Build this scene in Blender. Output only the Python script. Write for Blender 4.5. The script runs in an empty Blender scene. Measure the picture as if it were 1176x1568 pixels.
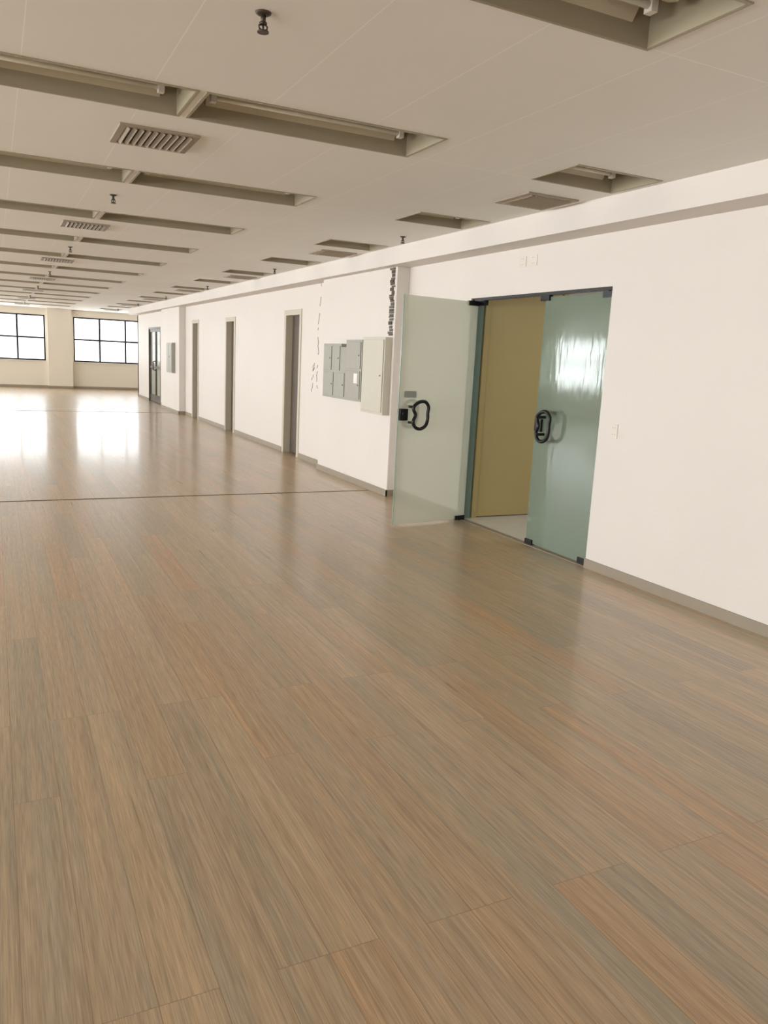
import bpy, math, random
from mathutils import Vector, Matrix
random.seed(4)
scn=bpy.context.scene
# ---------------------------------------------------------------- helpers
class MB:
    def __init__(s): s.v=[];s.f=[];s.m=[];s.sm=[]
    def face(s,pts,m=0,smooth=False):
        n=len(s.v); s.v+=[tuple(p) for p in pts]; s.f.append(list(range(n,n+len(pts)))); s.m.append(m); s.sm.append(smooth)
    def box(s,a,b,m=0,M=None):
        x0,y0,z0=[min(a[i],b[i]) for i in range(3)]; x1,y1,z1=[max(a[i],b[i]) for i in range(3)]
        p=[Vector(q) for q in [(x0,y0,z0),(x1,y0,z0),(x1,y1,z0),(x0,y1,z0),(x0,y0,z1),(x1,y0,z1),(x1,y1,z1),(x0,y1,z1)]]
        if M: p=[M@q for q in p]
        n=len(s.v); s.v+=[tuple(q) for q in p]
        for f in [(0,3,2,1),(4,5,6,7),(0,1,5,4),(1,2,6,5),(2,3,7,6),(3,0,4,7)]:
            s.f.append([n+i for i in f]); s.m.append(m); s.sm.append(False)
    def tube(s,pts,r,m=0,seg=12,closed=False,radii=None):
        pts=[Vector(p) for p in pts]; N=len(pts); rings=[]
        up=None
        for i,p in enumerate(pts):
            if closed: t=pts[(i+1)%N]-pts[i-1]
            else: t=pts[min(i+1,N-1)]-pts[max(i-1,0)]
            t.normalize()
            if up is None:
                up=t.orthogonal().normalized()
            else:
                up=(up-t*up.dot(t)).normalized()
            w=t.cross(up); rr=radii[i] if radii else r
            n=len(s.v)
            for k in range(seg):
                a=2*math.pi*k/seg; q=p+(up*math.cos(a)+w*math.sin(a))*rr; s.v.append(tuple(q))
            rings.append(n)
        for i in range(N if closed else N-1):
            a=rings[i];b=rings[(i+1)%N]
            for k in range(seg):
                k2=(k+1)%seg; s.f.append([a+k,a+k2,b+k2,b+k]); s.m.append(m); s.sm.append(True)
        if not closed:
            s.f.append([rings[0]+k for k in range(seg)][::-1]);s.m.append(m);s.sm.append(False)
            s.f.append([rings[-1]+k for k in range(seg)]);s.m.append(m);s.sm.append(False)
    def mesh(s,name,mats):
        me=bpy.data.meshes.new(name); me.from_pydata(s.v,[],s.f)
        for q in mats: me.materials.append(q)
        for i,p in enumerate(me.polygons): p.material_index=s.m[i]; p.use_smooth=s.sm[i]
        me.update(); return me
    def obj(s,name,mats,loc=(0,0,0),rz=0,bevel=0,parent=None):
        o=bpy.data.objects.new(name,s.mesh(name,mats)); link(o,loc,rz,parent)
        if bevel:
            b=o.modifiers.new('bevel','BEVEL'); b.width=bevel; b.segments=2; b.limit_method='ANGLE'
        return o
def link(o,loc=(0,0,0),rz=0,parent=None):
    scn.collection.objects.link(o); o.location=loc; o.rotation_euler=(0,0,rz)
    if parent: o.parent=parent
    return o
def empty(name,loc=(0,0,0),rz=0):
    e=bpy.data.objects.new(name,None); e.empty_display_size=.1; return link(e,loc,rz)
# ---------------------------------------------------------------- materials
def lin(r,g,b):
    return tuple(((c/255)/12.92 if c/255<=.04045 else ((c/255+.055)/1.055)**2.4) for c in (r,g,b))+(1,)
def base(name):
    m=bpy.data.materials.new(name); m.use_nodes=True; nt=m.node_tree
    return m,nt,nt.nodes['Principled BSDF'],nt.nodes['Material Output']
def N(nt,t,**k):
    n=nt.nodes.new(t)
    for a,b in k.items():
        if a in n.bl_rna.properties: setattr(n,a,b)
        else: n.inputs[a].default_value=b
    return n
def mathn(nt,op,a,b=None):
    n=nt.nodes.new('ShaderNodeMath'); n.operation=op
    for i,x in enumerate((a,b)):
        if x is None: continue
        if isinstance(x,(int,float)): n.inputs[i].default_value=x
        else: nt.links.new(x,n.inputs[i])
    return n.outputs[0]
def mat(name,col,rough=.5,metal=0,var=.06,scale=6,bump=.0,bscale=60,spec=.5):
    m,nt,p,o=base(name)
    tc=N(nt,'ShaderNodeTexCoord'); no=N(nt,'ShaderNodeTexNoise'); no.inputs['Scale'].default_value=scale; no.inputs['Detail'].default_value=3
    nt.links.new(tc.outputs['Object'],no.inputs['Vector'])
    mx=N(nt,'ShaderNodeMix',data_type='RGBA')
    mx.inputs[6].default_value=tuple(c*(1-var) for c in col[:3])+(1,); mx.inputs[7].default_value=tuple(min(1,c*(1+var)) for c in col[:3])+(1,)
    nt.links.new(no.outputs['Fac'],mx.inputs[0]); nt.links.new(mx.outputs[2],p.inputs['Base Color'])
    p.inputs['Roughness'].default_value=rough; p.inputs['Metallic'].default_value=metal; p.inputs['Specular IOR Level'].default_value=spec
    if bump:
        n2=N(nt,'ShaderNodeTexNoise'); n2.inputs['Scale'].default_value=bscale; n2.inputs['Detail'].default_value=2
        nt.links.new(tc.outputs['Object'],n2.inputs['Vector'])
        b=N(nt,'ShaderNodeBump'); b.inputs['Strength'].default_value=bump; b.inputs['Distance'].default_value=.01
        nt.links.new(n2.outputs['Fac'],b.inputs['Height']); nt.links.new(b.outputs[0],p.inputs['Normal'])
    return m
M_wall=mat('wall_paint',lin(223,215,208),.55,var=.03,scale=1.5,bump=.12,bscale=35,spec=.3)
M_farwall=mat('far_wall_paint',lin(228,219,204),.6,var=.03,scale=1)
M_base=mat('baseboard_taupe',lin(150,138,120),.5)
M_jamb=mat('jamb_taupe',lin(196,186,168),.5)
M_leafdark=mat('dark_door_leaf',lin(88,76,64),.5)
M_black=mat('black_metal',lin(28,28,30),.35,metal=.3)
M_dark=mat('dark_bronze',lin(84,74,64),.45,metal=.5)
M_trough=mat('fixture_enamel_beige',lin(160,149,126),.45,var=.05)
M_refl=mat('fixture_reflector',lin(190,179,154),.35,var=.04)
M_tube=mat('fluorescent_tube',lin(226,220,204),.25,var=.02)
M_vent=mat('vent_grille_taupe',lin(156,142,124),.5)
M_ventdark=mat('vent_throat',lin(62,54,46),.8)
M_panelgrey=mat('panel_grey',lin(160,157,146),.5,var=.08,scale=9)
M_panelbeige=mat('panel_beige',lin(198,192,176),.5,var=.04,scale=9)
M_white=mat('white_plastic',lin(230,224,216),.4)
M_plate=mat('painted_plate',lin(224,214,204),.5)
M_hole=mat('socket_hole',lin(150,138,126),.6)
M_yellow=mat('yellow_laminate',lin(192,174,120),.45,var=.04)
M_tile=mat('vestibule_tile',lin(225,222,212),.25)
M_brick=mat('broken_masonry',lin(96,84,74),.9,var=.4,scale=30,bump=.8)
M_crack=mat('crack_dark',lin(120,112,104),.9)
M_strip=mat('floor_strip',lin(100,84,68),.45)
M_label=mat('label_grey',lin(160,165,155),.5)

def ceil_mat():
    m,nt,p,o=base('ceiling_panels')
    tc=N(nt,'ShaderNodeTexCoord'); sx=N(nt,'ShaderNodeSeparateXYZ'); nt.links.new(tc.outputs['Object'],sx.inputs[0])
    def joint(out,off,per,w):
        a=mathn(nt,'SUBTRACT',out,off); a=mathn(nt,'DIVIDE',a,per); a=mathn(nt,'ADD',a,100.5); a=mathn(nt,'FRACT',a); a=mathn(nt,'SUBTRACT',a,.5); a=mathn(nt,'ABSOLUTE',a); a=mathn(nt,'MULTIPLY',a,per)
        return mathn(nt,'LESS_THAN',a,w)
    j1=joint(sx.outputs[0],.16,.57,.0022); j2=joint(sx.outputs[1],2.56,2.01,.003)
    j=mathn(nt,'MAXIMUM',j1,j2)
    no=N(nt,'ShaderNodeTexNoise'); no.inputs['Scale'].default_value=.9; no.inputs['Detail'].default_value=4; nt.links.new(tc.outputs['Object'],no.inputs['Vector'])
    c=N(nt,'ShaderNodeMix',data_type='RGBA'); c.inputs[6].default_value=lin(234,230,223); c.inputs[7].default_value=lin(244,241,236); nt.links.new(no.outputs['Fac'],c.inputs[0])
    c2=N(nt,'ShaderNodeMix',data_type='RGBA'); c2.inputs[7].default_value=lin(255,252,246); nt.links.new(c.outputs[2],c2.inputs[6]); nt.links.new(mathn(nt,'MULTIPLY',j,.9),c2.inputs[0])
    nt.links.new(c2.outputs[2],p.inputs['Base Color']); p.inputs['Roughness'].default_value=.7; p.inputs['Specular IOR Level'].default_value=.2
    return m
M_ceil=ceil_mat()
def N_sep(nt,sock):
    s=N(nt,'ShaderNodeSeparateColor');nt.links.new(sock,s.inputs[0]);return s.outputs[0]
def floor_mat():
    m,nt,p,o=base('laminate_planks')
    tc=N(nt,'ShaderNodeTexCoord'); sx=N(nt,'ShaderNodeSeparateXYZ'); nt.links.new(tc.outputs['Object'],sx.inputs[0])
    cb=N(nt,'ShaderNodeCombineXYZ'); nt.links.new(sx.outputs[1],cb.inputs[0]); nt.links.new(sx.outputs[0],cb.inputs[1])
    br=N(nt,'ShaderNodeTexBrick',offset=.37,offset_frequency=3)
    br.inputs['Color1'].default_value=(0,0,0,1);br.inputs['Color2'].default_value=(1,1,1,1);br.inputs['Mortar'].default_value=(.5,.5,.5,1)
    br.inputs['Scale'].default_value=1;br.inputs['Brick Width'].default_value=1.7;br.inputs['Row Height'].default_value=.15;br.inputs['Mortar Size'].default_value=.0009;br.inputs['Mortar Smooth'].default_value=0
    nt.links.new(cb.outputs[0],br.inputs['Vector'])
    rnd=br.outputs['Color']
    ramp=N(nt,'ShaderNodeValToRGB'); cr=ramp.color_ramp
    cols=[(0,lin(180,165,144)),(.25,lin(194,175,150)),(.45,lin(196,168,138)),(.6,lin(188,173,150)),(.8,lin(200,178,150)),(1,lin(180,167,147))]
    cr.elements[0].position=0;cr.elements[0].color=cols[0][1];cr.elements[1].position=1;cr.elements[1].color=cols[-1][1]
    for q,c in cols[1:-1]:
        e=cr.elements.new(q);e.color=c
    nt.links.new(rnd,ramp.inputs[0])
    rn=mathn(nt,'MULTIPLY',N_sep(nt,rnd),37.0)
    def stretched(sxx,syy,detail,rough=.6,dist=0):
        a=mathn(nt,'MULTIPLY',sx.outputs[0],sxx); b=mathn(nt,'MULTIPLY',sx.outputs[1],syy); c=N(nt,'ShaderNodeCombineXYZ')
        nt.links.new(a,c.inputs[0]);nt.links.new(b,c.inputs[1]);nt.links.new(rn,c.inputs[2])
        n=N(nt,'ShaderNodeTexNoise');n.inputs['Scale'].default_value=1;n.inputs['Detail'].default_value=detail;n.inputs['Roughness'].default_value=rough;n.inputs['Distortion'].default_value=dist
        nt.links.new(c.outputs[0],n.inputs['Vector']);return n.outputs['Fac']
    g1=stretched(60,1.1,3,.55,.6); g2=stretched(14,.35,2,.5,.8); g3=stretched(330,8,1,.5)
    def ov(colsock,fac,lo,hi,c0,c1):
        mr=N(nt,'ShaderNodeMapRange'); mr.inputs[1].default_value=lo;mr.inputs[2].default_value=hi;nt.links.new(fac,mr.inputs[0])
        k=N(nt,'ShaderNodeMix',data_type='RGBA');k.inputs[6].default_value=c0;k.inputs[7].default_value=c1;nt.links.new(mr.outputs[0],k.inputs[0])
        x=N(nt,'ShaderNodeMix',data_type='RGBA',blend_type='MULTIPLY');x.inputs[0].default_value=1;nt.links.new(colsock,x.inputs[6]);nt.links.new(k.outputs[2],x.inputs[7]);return x.outputs[2]
    c=ov(ramp.outputs[0],g2,.3,.7,(.88,.89,.87,1),(1.08,.97,.84,1))
    c=ov(c,g1,.32,.68,(.84,.825,.81,1),(1.07,1.07,1.07,1))
    c=ov(c,g3,.3,.7,(.80,.80,.80,1),(1.12,1.12,1.12,1))
    mo=N(nt,'ShaderNodeMix',data_type='RGBA',blend_type='MULTIPLY'); nt.links.new(c,mo.inputs[6]); mo.inputs[7].default_value=(.58,.54,.50,1); nt.links.new(br.outputs['Fac'],mo.inputs[0])
    nt.links.new(mo.outputs[2],p.inputs['Base Color'])
    rr=N(nt,'ShaderNodeMapRange');rr.inputs[3].default_value=.24;rr.inputs[4].default_value=.36;nt.links.new(g1,rr.inputs[0]);nt.links.new(rr.outputs[0],p.inputs['Roughness'])
    p.inputs['Specular IOR Level'].default_value=.5
    p.inputs['Coat Weight'].default_value=.22; p.inputs['Coat Roughness'].default_value=.11
    b=N(nt,'ShaderNodeBump');b.inputs['Strength'].default_value=.06;b.inputs['Distance'].default_value=.002;nt.links.new(g1,b.inputs['Height']);nt.links.new(b.outputs[0],p.inputs['Normal'])
    return m
M_floor=floor_mat()
def glass_mat(name,tint,body,opac,rough,wave,transl=.0):
    m,nt,p,o=base(name)
    p.inputs['Base Color'].default_value=body;p.inputs['Roughness'].default_value=rough;p.inputs['Specular IOR Level'].default_value=.9
    tc=N(nt,'ShaderNodeTexCoord');n=N(nt,'ShaderNodeTexNoise');n.inputs['Scale'].default_value=9;n.inputs['Detail'].default_value=2
    mp=N(nt,'ShaderNodeMapping');mp.inputs['Scale'].default_value=(2.2,2.2,.35);nt.links.new(tc.outputs['Object'],mp.inputs[0]);nt.links.new(mp.outputs[0],n.inputs['Vector'])
    b=N(nt,'ShaderNodeBump');b.inputs['Strength'].default_value=wave;b.inputs['Distance'].default_value=.02;nt.links.new(n.outputs['Fac'],b.inputs['Height']);nt.links.new(b.outputs[0],p.inputs['Normal'])
    t=N(nt,'ShaderNodeBsdfTransparent');t.inputs[0].default_value=tint
    src=p.outputs[0]
    if transl:
        tl=N(nt,'ShaderNodeBsdfTranslucent'); tl.inputs[0].default_value=body
        m2=N(nt,'ShaderNodeMixShader'); m2.inputs[0].default_value=transl; nt.links.new(src,m2.inputs[1]); nt.links.new(tl.outputs[0],m2.inputs[2]); src=m2.outputs[0]
    mx=N(nt,'ShaderNodeMixShader');mx.inputs[0].default_value=opac;nt.links.new(t.outputs[0],mx.inputs[1]);nt.links.new(src,mx.inputs[2]);nt.links.new(mx.outputs[0],o.inputs[0])
    return m
M_gopen=glass_mat('frosted_glass_lit',lin(244,247,240),lin(232,233,222),.56,.12,.05,.35)  # lit copy of the door glass, bright wall behind put into its colour
M_gclosed=glass_mat('frosted_glass_green_shaded',lin(206,214,204),lin(142,156,140),.62,.08,.07,.08)  # shaded copy of the green door glass, dim vestibule put into its colour
M_gedge=mat('glass_edge_teal',lin(128,152,142),.2)
M_gwin=glass_mat('window_glass',lin(250,252,252),lin(230,235,235),.03,.02,0)

# ---------------------------------------------------------------- room constants
W=4.27; T=.15; C=2.81; BX=4.0; BZ=2.62; XL=-8.0; YB=-5.0; YF=31.2; YE=27.3; XR=7.0
b=MB(); b.box((XL-.3,YB-.3,-.1),(W+.02,YF+.3,0)); b.box((W+.02,YE-.3,-.1),(XR+.3,YF+.3,0)); b.box((W+.02,7.0,-.1),(XR,YE-.3,0)); b.obj('floor',[M_floor])
b=MB(); b.box((W+.02,3.6,-.1),(XR,7.0,0)); 
o=b.obj('floor_vestibule',[M_tile])
rowsY=[2.33+2.01*i for i in range(-3,15) if 2.33+2.01*i<YF-.8]
FW=.46
colsX=[(-.40,.93),(.99,2.31),(3.26,3.93),(-3.4,-2.08),(-4.79,-3.46),(-7.2,-5.9)]
xs=sorted(set([XL-.3,XR+.3]+[v for c in colsX for v in c])); ys=sorted(set([YB-.3,YF+.3]+[v for y in rowsY for v in (y-FW/2,y+FW/2)]))
b=MB()
for i in range(len(xs)-1):
    for j in range(len(ys)-1):
        cx=(xs[i]+xs[i+1])/2; cy=(ys[j]+ys[j+1])/2
        if any(a<cx<d for a,d in colsX) and any(abs(cy-y)<FW/2 for y in rowsY): continue
        b.face([(xs[i],ys[j],C),(xs[i],ys[j+1],C),(xs[i+1],ys[j+1],C),(xs[i+1],ys[j],C)])
b.face([(XL-.3,YB-.3,C+.3),(XR+.3,YB-.3,C+.3),(XR+.3,YF+.3,C+.3),(XL-.3,YF+.3,C+.3)])
b.obj('ceiling',[M_ceil])
def fixture_mesh(L):
    b=MB(); w=FW; h=.15; t=.004; rim=.014
    x0,x1=-L/2,L/2; y0,y1=-w/2,w/2
    b.box((x0-rim,y0-rim,-.005),(x1+rim,y0,0)); b.box((x0-rim,y1,-.005),(x1+rim,y1+rim,0)); b.box((x0-rim,y0,-.005),(x0,y1,0)); b.box((x1,y0,-.005),(x1+rim,y1,0))
    b.box((x0,y0,-.004),(x1,y0+t,h)); b.box((x0,y1-t,-.004),(x1,y1,h)); b.box((x0,y0,-.004),(x0+t,y1,h)); b.box((x1-t,y0,-.004),(x1,y1,h)); b.box((x0,y0,h),(x1,y1,h+t))
    xa,xb=x0+.09,x1-.09
    prof=[(y0+t,.07),(y0+.05,.13),(-.07,.135),(-.045,.075),(0,.062),(.045,.075),(.07,.135),(y1-.05,.13),(y1-t,.07)]
    for (ya,za),(yb,zb) in zip(prof[:-1],prof[1:]):
        b.face([(xa,ya,za),(xb,ya,za),(xb,yb,zb),(xa,yb,zb)],1)
    for xx in (xa,xb):
        b.face([(xx,y,z) for y,z in prof]+[(xx,y1-t,h),(xx,y0+t,h)],1)
    for yy in (-.115,.115):
        b.tube([(xa+.03,yy,.085),(xb-.03,yy,.085)],.014,2,10)
        for xx,d in ((xa,1),(xb,-1)):
            b.box((xx,yy-.02,.06),(xx+d*.03,yy+.02,.12),3)
    return b.mesh('light_fixture',[M_trough,M_refl,M_tube,M_white])
fm={}
for a,d in colsX:
    L=round(d-a,2)
    if L not in fm: fm[L]=fixture_mesh(L)
    for y in rowsY:
        link(bpy.data.objects.new('ceiling_light_fixture',fm[L]),((a+d)/2,y,C))
def vent_mesh():
    b=MB(); s=.225
    b.box((-s,-s,-.012),(s,-s+.035,0)); b.box((-s,s-.035,-.012),(s,s,0)); b.box((-s,-s+.035,-.012),(-s+.035,s-.035,0)); b.box((s-.035,-s+.035,-.012),(s,s-.035,0))
    b.box((-s+.03,-s+.03,-.003),(s-.03,s-.03,0),1)
    n=10
    for i in range(n):
        x=-s+.05+(2*s-.1)*i/(n-1)
        Mx=Matrix.Translation((x,0,-.012))@Matrix.Rotation(math.radians(35),4,'Y')
        b.box((-.012,-s+.035,-.0015),(.012,s-.035,.0015),0,Mx)
    return b.mesh('air_vent',[M_vent,M_ventdark])
vm=vent_mesh()
for x in (.91,3.70,-4.0):
    for i in range(-1,7):
        y=5.13+4.02*i
        if YB<y<YF-1: link(bpy.data.objects.new('air_vent_grille',vm),(x,y,C))
def spr():
    b=MB()
    b.tube([(0,0,0),(0,0,-.006),(0,0,-.014)],.04,0,20,radii=[.042,.04,.024])
    b.tube([(0,0,-.012),(0,0,-.05)],.013,0,12)
    b.tube([(0,0,-.045),(0,0,-.056)],.020,0,6)
    for s in (-1,1):
        b.tube([(s*.01,0,-.055),(s*.022,0,-.064),(s*.02,0,-.076),(0,0,-.088)],.005,0,8)
    b.tube([(0,0,-.055),(0,0,-.085)],.006,0,8)
    b.tube([(0,0,-.088),(0,0,-.094)],.03,0,20)
    return b.mesh('sprinkler',[M_dark])
sm=spr()
for x,y0,i0 in ((.94,3.08,-1),(3.75,3.3,1),(-3.8,3.1,-1)):
    for i in range(i0,7):
        y=y0+4.1*i
        if YB+.3<y<YF-.5:
            o=link(bpy.data.objects.new('ceiling_fire_sprinkler',sm),(x,y,C)); o.scale=(.72,.72,.72)
b=MB(); b.box((BX,YB,BZ),(W,YE,C)); b.obj('ceiling_beam',[M_wall])
openings=[(4.84,6.86,2.22),(11.75,12.45,2.24),(15.50,16.14,2.22),(18.60,19.20,2.24),(23.3,25.2,2.2)]
b=MB(); y=YB
for a,d,z in openings:
    b.box((W,y,0),(W+T,a,C)); b.box((W,a,z),(W+T,d,C)); y=d
b.box((W,y,0),(W+T,YE,C)); b.box((W,YE-T,0),(XR,YE,C)); b.box((XR,YE-T,0),(XR+T,YF,C))
b.obj('wall_right',[M_wall])
b=MB(); b.box((4.11,8.2,0),(W,10.45,BZ)); b.obj('wall_column',[M_wall],bevel=.006)
b=MB(); b.box((4.11,20.0,0),(W,22.3,BZ)); b.obj('wall_column',[M_wall],bevel=.006)
b=MB(); b.box((W+T,6.9,0),(XR,7.0,C)); b.box((XR-.4,3.6,0),(XR-.3,6.9,C)); b.box((W+T,3.5,0),(XR,3.6,C)); b.obj('wall_vestibule',[M_wall])
b=MB(); b.box((XR-.4,7.0,0),(XR-.3,YE-T,C)); b.obj('wall_service',[M_wall])
b=MB(); b.box((4.50,6.85,.01),(5.38,6.895,2.35)); b.box((5.40,6.84,0),(5.46,6.9,2.42),1); b.box((4.44,6.84,0),(4.50,6.9,2.42),1); b.box((4.44,6.84,2.36),(5.46,6.9,2.42),1)
b.tube([(5.3,6.85,1.05),(5.3,6.80,1.05),(5.18,6.80,1.05)],.009,2,10)
b.obj('door_2',[M_yellow,M_yellow,M_dark],bevel=.002)
b=MB(); h=.075; t=.014
def bb(a,d,x=W): b.box((x-t,a,0),(x,d,h))
for a,d in ((YB,4.84),(6.86,8.2),(10.45,11.69),(12.51,15.44),(16.2,18.54),(19.26,20.0),(22.3,23.24),(25.26,YE)): bb(a,d)
bb(8.2-t,10.45+t,4.11); b.box((4.11-t,8.2-t,0),(W,8.2,h)); bb(20.0-t,22.3+t,4.11); b.box((4.11-t,20-t,0),(W,20,h)); b.box((W-t,YE,0),(XR,YE+t,h))
b.obj('baseboard_right',[M_base])
def plain_door(name,a,d,z):
    b=MB(); f=.035
    b.box((W-.012,d-.0,0),(W,d+.05,z+.05)); b.box((W-.012,a-.05,0),(W,a,z+.05)); b.box((W-.012,a,z),(W,d,z+.05))
    b.box((W-.012,a,0),(W+T,a+f,z)); b.box((W-.012,d-f,0),(W+T,d,z)); b.box((W-.012,a+f,z-f),(W+T,d-f,z))
    b.box((W+T-.045,a+f,.008),(W+T-.008,d-f,z-f),1)
    for z0,z1 in ((.15,.95),(1.1,z-.2)):
        b.box((W+T-.052,a+f+.1,z0),(W+T-.045,d-f-.1,z1),1)
    b.tube([(W+T-.045,a+.1,1.03),(W+T-.09,a+.1,1.03),(W+T-.09,a+.2,1.03)],.009,2,10)
    b.obj(name,[M_jamb,M_leafdark,M_black],bevel=.002)
plain_door('door_3',*openings[1]); plain_door('door_4',*openings[2]); plain_door('door_5',*openings[3])
def metal_door(name,a,d,z):
    b=MB(); f=.05; x0,x1=W+.02,W+.09
    b.box((W-.01,a,0),(W+T,a+f,z)); b.box((W-.01,d-f,0),(W+T,d,z)); b.box((W-.01,a+f,z-f),(W+T,d-f,z))
    mid=(a+d)/2
    for p,q in ((a+f,mid-.004),(mid+.004,d-f)):
        for r0,r1 in ((p,p+.08),(q-.08,q)): b.box((x0,r0,.01),(x1,r1,z-f))
        for z0,z1 in ((.01,.22),(1.0,1.07),(z-f-.08,z-f)): b.box((x0,p+.08,z0),(x1,q-.08,z1))
        b.box((x0+.03,p+.08,.22),(x0+.038,q-.08,1.0),1); b.box((x0+.03,p+.08,1.07),(x0+.038,q-.08,z-f-.08),1)
    for s in (-1,1):
        yy=mid+s*.05; b.tube([(x0,yy,.95),(x0-.06,yy,.97),(x0-.06,yy,1.2),(x0,yy,1.22)],.012,0,10)
    b.obj(name,[M_dark,M_gopen],bevel=.002)
metal_door('door_6',*openings[4])
def loop_handle(b,cx,cz,sgn,m):
    for s in (-1,1):
        off=s*.085
        pts=[]
        prof=[(-.08,.05),(-.07,.09),(-.01,.125),(.055,.125),(.095,.08),(.09,.02),(.092,-.04),(.07,-.10),(.01,-.13),(-.05,-.115),(-.08,-.06),(-.055,0)]
        n=len(prof)
        for i in range(n):
            p0,p1,p2,p3=[Vector(prof[(i+k-1)%n]) for k in range(4)]
            for tt in (0,.25,.5,.75):
                q=.5*((2*p1)+(p2-p0)*tt+(2*p0-5*p1+4*p2-p3)*tt*tt+(3*p1-p0-3*p2+p3)*tt**3)
                pts.append((cx+sgn*q.x,off,cz+q.y))
        b.tube(pts,.0165,m,10,closed=True)
        for zz in (.075,-.075):
            b.tube([(cx-sgn*.07,0,cz+zz),(cx-sgn*.07,off,cz+zz)],.013,m,10)
    b.box((cx-sgn*.19,-.025,cz-.055),(cx-sgn*.10,.025,cz+.055),m)
    b.tube([(cx-sgn*.145,-.035,cz+.005),(cx-sgn*.145,.035,cz+.005)],.022,m,16)
def glass_leaf(name,L,H,loc,rz,hinge0,gm,label=False):
    b=MB(); b.box((0,-.005,.012),(L,.005,H-.012),0)
    for x0,x1 in ((-.001,.002),(L-.002,L+.001)): b.box((x0,-.0055,.012),(x1,.0055,H-.012),1)
    hs=0 if hinge0 else L
    d=1 if hinge0 else -1
    for z0,z1 in ((.005,.05),(H-.05,H-.005)):
        b.box((hs,-.016,z0),(hs+d*.12,.016,z1),2)
    b.tube([(hs+d*.06,0,H-.02),(hs+d*.06,0,H+.004)],.012,2,10)
    b.tube([(hs+d*.06,0,0.0),(hs+d*.06,0,.02)],.012,2,10)
    fs=L if hinge0 else 0
    loop_handle(b,fs-d*.20,1.08,-d,2)
    if label: b.box((fs-d*.06,-.0065,1.24),(fs-d*.20,.0065,1.30),3)
    return b.obj(name,[gm,M_gedge,M_black,M_label],loc,rz)
root=empty('door_1',(W,4.84,0))
def child(o):
    o.parent=root; o.matrix_parent_inverse=root.matrix_world.inverted(); return o
bpy.context.view_layer.update()
child(glass_leaf('closed_leaf',.85,2.19,(W+.04,4.852,0.004),math.radians(90),True,M_gclosed))
child(glass_leaf('open_leaf',.90,2.19,(W+.02,6.76,0.004),math.radians(180+8.5),True,M_gopen,True))
b=MB(); b.box((W+.02,4.84,2.196),(W+.06,6.86,2.22),0); b.box((W+.0,6.845,0),(W+T,6.86,2.196),1)
b.box((W+.02,5.64,2.15),(W+.06,5.76,2.196),0); b.box((W+.02,6.64,2.15),(W+.06,6.80,2.196),0); b.box((W+.02,5.60,.004),(W+.06,5.70,.05),0)
b.box((W+.02,6.81,.0),(W+.06,6.845,2.196),1)
child(b.obj('header_and_jamb',[M_black,M_gedge]))
b=MB(); b.box((W,4.84,0),(W+.06,6.86,.004)); child(b.obj('threshold',[M_base]))
b=MB(); X0=4.108; XF=4.02
b.box((XF,8.87,1.06),(X0,9.36,1.81)); b.box((XF,9.36,1.06),(X0,9.52,1.72)); b.box((XF,9.52,1.06),(X0,10.12,1.76))
cells=[(8.9,9.33,1.46,1.78),(8.9,9.33,1.09,1.43),(9.55,9.80,1.42,1.73),(9.83,10.09,1.42,1.73),(9.38,9.72,1.09,1.39),(9.75,10.09,1.09,1.39)]
for y0,y1,z0,z1 in cells:
    b.box((XF-.010,y0,z0),(XF,y1,z1)); b.tube([(XF-.010,y0+.04,(z0+z1)/2),(XF-.016,y0+.04,(z0+z1)/2)],.009,1,12)
b.box((XF-.014,8.96,1.28),(XF-.010,9.07,1.40),2)
b.obj('electrical_panel',[M_panelgrey,M_black,M_white],bevel=.004)
b=MB(); b.box((XF+.0,8.24,.95),(X0,8.85,1.84)); b.box((XF-.012,8.265,.98),(XF,8.825,1.81)); b.tube([(XF-.012,8.32,1.4),(XF-.020,8.32,1.4)],.009,1,12)
b.obj('breaker_cabinet',[M_panelbeige,M_black],bevel=.004)
b=MB(); b.box((4.03,20.45,1.0),(4.108,21.15,1.75)); b.box((4.02,20.48,1.03),(4.03,20.79,1.72)); b.box((4.02,20.81,1.03),(4.03,21.12,1.72)); b.tube([(4.02,20.76,1.4),(4.008,20.76,1.4)],.014,1,12)
b.obj('breaker_cabinet',[M_panelgrey,M_black],bevel=.003)
b=MB()
z=1.86
while z<2.6:
    dz=random.uniform(.015,.04); y0=8.25+random.uniform(-.015,.02); y1=8.34+random.uniform(-.02,.03)
    b.box((4.11-random.uniform(.003,.02),y0,z),(4.111,y1,min(z+dz,2.61)),random.choice((0,0,1))); z+=dz*random.uniform(.9,1.3)
b.obj('broken_plaster_strip',[M_brick,M_leafdark])
b=MB(); z=2.62; y=10.95
while z>1.15:
    if random.random()<.65:
        y2=y+random.uniform(-.03,.03); z2=z-random.uniform(.03,.08)
        b.tube([(W-.0005,y,z),(W-.0005,y2,z2)],.005,0,5); y=10.95+ (y2-10.95)*.8; z=z2
    else: z-=.05
for q in range(10):
    z=random.uniform(1.1,1.5); y=11.15+random.uniform(-.05,.05); b.tube([(W-.0005,y,z),(W-.0005,y+.02,z-.04)],.005,0,5)
b.obj('plaster_crack',[M_crack])
def plate(name,y,z,x=W,w=.075,h=.11):
    b=MB(); b.box((x-.005,y-w/2,z-h/2),(x,y+w/2,z+h/2))
    for dz in (-.025,.025):
        for dy in (-.012,.012): b.tube([(x-.0055,y+dy,z+dz),(x-.0045,y+dy,z+dz)],.004,1,8)
    b.obj(name,[M_plate,M_hole],bevel=.002)
plate('wall_plate',4.66,1.13); plate('wall_plate',5.88,2.50,w=.11,h=.09); plate('wall_plate',6.04,2.50,w=.11,h=.09)  # lower plate is a socket, upper pair are faint patches in the paint
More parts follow.
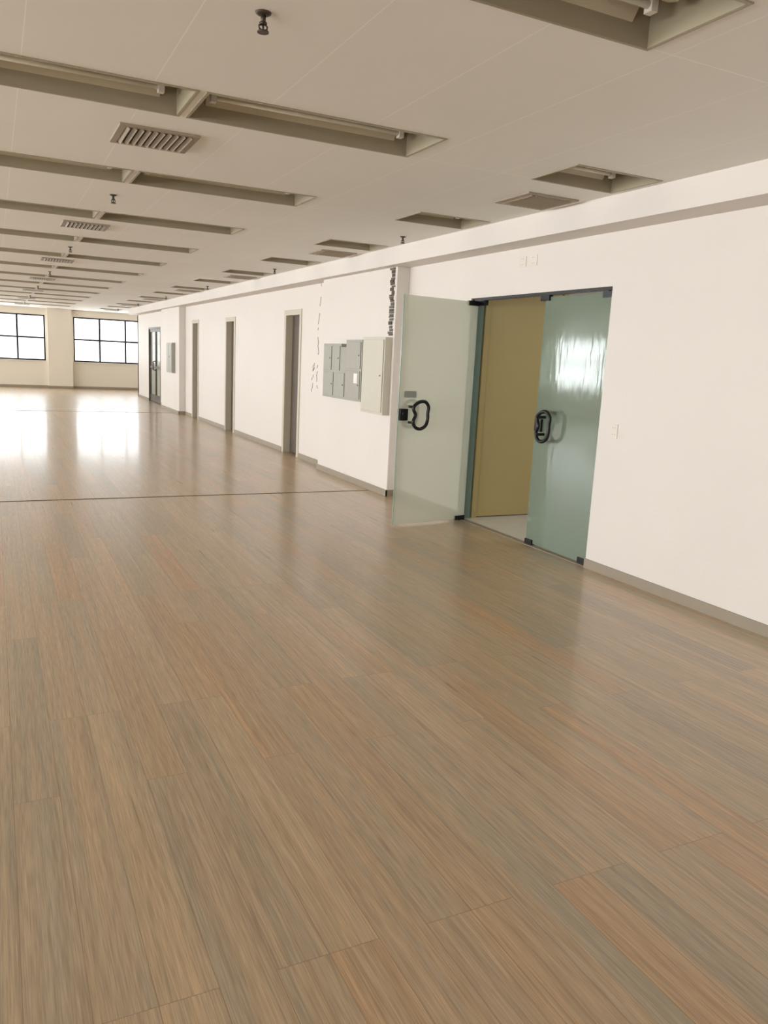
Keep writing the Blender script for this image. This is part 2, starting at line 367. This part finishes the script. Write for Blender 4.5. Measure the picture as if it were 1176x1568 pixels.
b=MB(); b.box((XL,8.61,0),(W-.2,8.635,.003)); b.obj('floor_transition_strip',[M_strip])
b=MB(); b.box((XL,20.4,0),(W-.2,20.43,.003)); b.obj('floor_transition_strip',[M_strip])
def window(name,w,hh,loc,rz):
    b=MB(); f=.05; d=.035
    b.box((0,-d,0),(w,d,f)); b.box((0,-d,hh-f),(w,d,hh)); b.box((0,-d,f),(f,d,hh-f)); b.box((w-f,-d,f),(w,d,hh-f))
    n=4
    for i in range(1,n): b.box((w*i/n-.03,-d,f),(w*i/n+.03,d,hh-f))
    for i in range(n):
        xa=w*i/n+(.03 if i else f); xb=w*(i+1)/n-(.03 if i<n-1 else f); b.box((xa,-d*.9,hh*.5-.028),(xb,d*.9,hh*.5+.028))
    b.box((f,-.003,f),(w-f,.003,hh-f),1)
    return b.obj(name,[M_black,M_gwin],loc,rz)
Z0,Z1=.97,2.57; hh=Z1-Z0
farw=[(-6.6,-2.96),(-1.95,1.69),(2.63,6.27)]
b=MB(); x=XL-.3
for a,d in farw:
    b.box((x,YF,0),(a,YF+.25,C)); b.box((a,YF,0),(d,YF+.25,Z0)); b.box((a,YF,Z1),(d,YF+.25,C)); x=d
b.box((x,YF,0),(XR+.3,YF+.25,C)); 
for a,d in ((1.75,2.57),(-2.9,-2.01)): b.box((a,YF-.22,0),(d,YF,C))
b.obj('wall_far',[M_farwall])
for i,(a,d) in enumerate(farw): window('window_%d'%(i+1),d-a,hh,(a,YF+.1,Z0),0)
b=MB(); b.box((XL,YF-t,0),(XR,YF,.09)); 
for a,d in ((1.75,2.57),(-2.9,-2.01)): b.box((a-t,YF-.22-t,0),(d+t,YF-.22,.09))
b.obj('baseboard_far',[M_base])
b=MB()
for a,d in farw: b.box((a,YF-.05,Z0-.03),(d,YF+.06,Z0))
b.obj('trim_1',[M_white])
lw=[(YB+.9+4.55*i,YB+.9+4.55*i+3.64) for i in range(7)]+[(YB+.9+4.55*7,YB+.9+4.55*7+2.4)]
b=MB(); y=YB-.3
for a,d in lw:
    b.box((XL-.25,y,0),(XL,a,C)); b.box((XL-.25,a,0),(XL,d,Z0)); b.box((XL-.25,a,Z1),(XL,d,C)); y=d
b.box((XL-.25,y,0),(XL,YF,C)); b.obj('wall_left',[M_farwall])
for i,(a,d) in enumerate(lw): window('window_%d'%(i+4),d-a,hh,(XL-.12,a,Z0),math.radians(90))
b=MB(); b.box((XL,YB,0),(XL+t,YF,.09)); b.obj('baseboard_left',[M_base])
b=MB(); b.box((XL-.3,YB-.25,0),(XR,YB,C)); b.obj('wall_back',[M_wall])
# ---------------------------------------------------------------- light
def area(name,loc,rot,sx,sy,power,col=(.97,.98,1)):
    l=bpy.data.lights.new(name,'AREA'); l.shape='RECTANGLE'; l.size=sx; l.size_y=sy; l.energy=power; l.color=col
    o=bpy.data.objects.new(name,l); link(o,loc); o.rotation_euler=rot; return o
for a,d in lw:
    area('window_daylight',(XL-.5,(a+d)/2,(Z0+Z1)/2-.05),(0,math.radians(-95),0),1.8,d-a,415*(d-a)/3.64)
for a,d in farw:
    area('window_daylight',((a+d)/2,YF+.7,(Z0+Z1)/2+.1),(math.radians(-84),0,0),d-a+.6,2.4,140)
area('vestibule_fill_light',(5.6,5.2,C-.03),(0,0,0),.6,.6,12)  # added fill that brightens the dark vestibule, no lamp known there
area('service_area_light',(5.6,24.2,C-.03),(0,0,0),.6,.6,30)  # unseen area light in the service room behind door_6
w=bpy.data.worlds.new('daylight'); scn.world=w; w.use_nodes=True; bg=w.node_tree.nodes['Background']; bg.inputs[0].default_value=(.95,.97,1,1); bg.inputs[1].default_value=3.0
# ---------------------------------------------------------------- camera
f,r,p,y,h=1202.8,math.radians(2.85),math.radians(10.93),math.radians(26.51),1.58
Rt=Vector((math.cos(y),-math.sin(y),0)); Fh=Vector((math.sin(y),math.cos(y),0)); Zv=Vector((0,0,1))
fw=Fh*math.cos(p)-Zv*math.sin(p); up=Zv*math.cos(p)+Fh*math.sin(p)
xa=Rt*math.cos(r)+up*math.sin(r); ya=-Rt*math.sin(r)+up*math.cos(r); za=-fw
cd=bpy.data.cameras.new('camera'); cam=bpy.data.objects.new('camera',cd); scn.collection.objects.link(cam)
cam.matrix_world=Matrix(((xa.x,ya.x,za.x,0),(xa.y,ya.y,za.y,0),(xa.z,ya.z,za.z,h),(0,0,0,1)))
cd.sensor_fit='VERTICAL'; cd.sensor_height=36; cd.lens=f*36/1568; cd.clip_end=300
scn.camera=cam
scn.view_settings.view_transform='Standard'; scn.view_settings.exposure=0
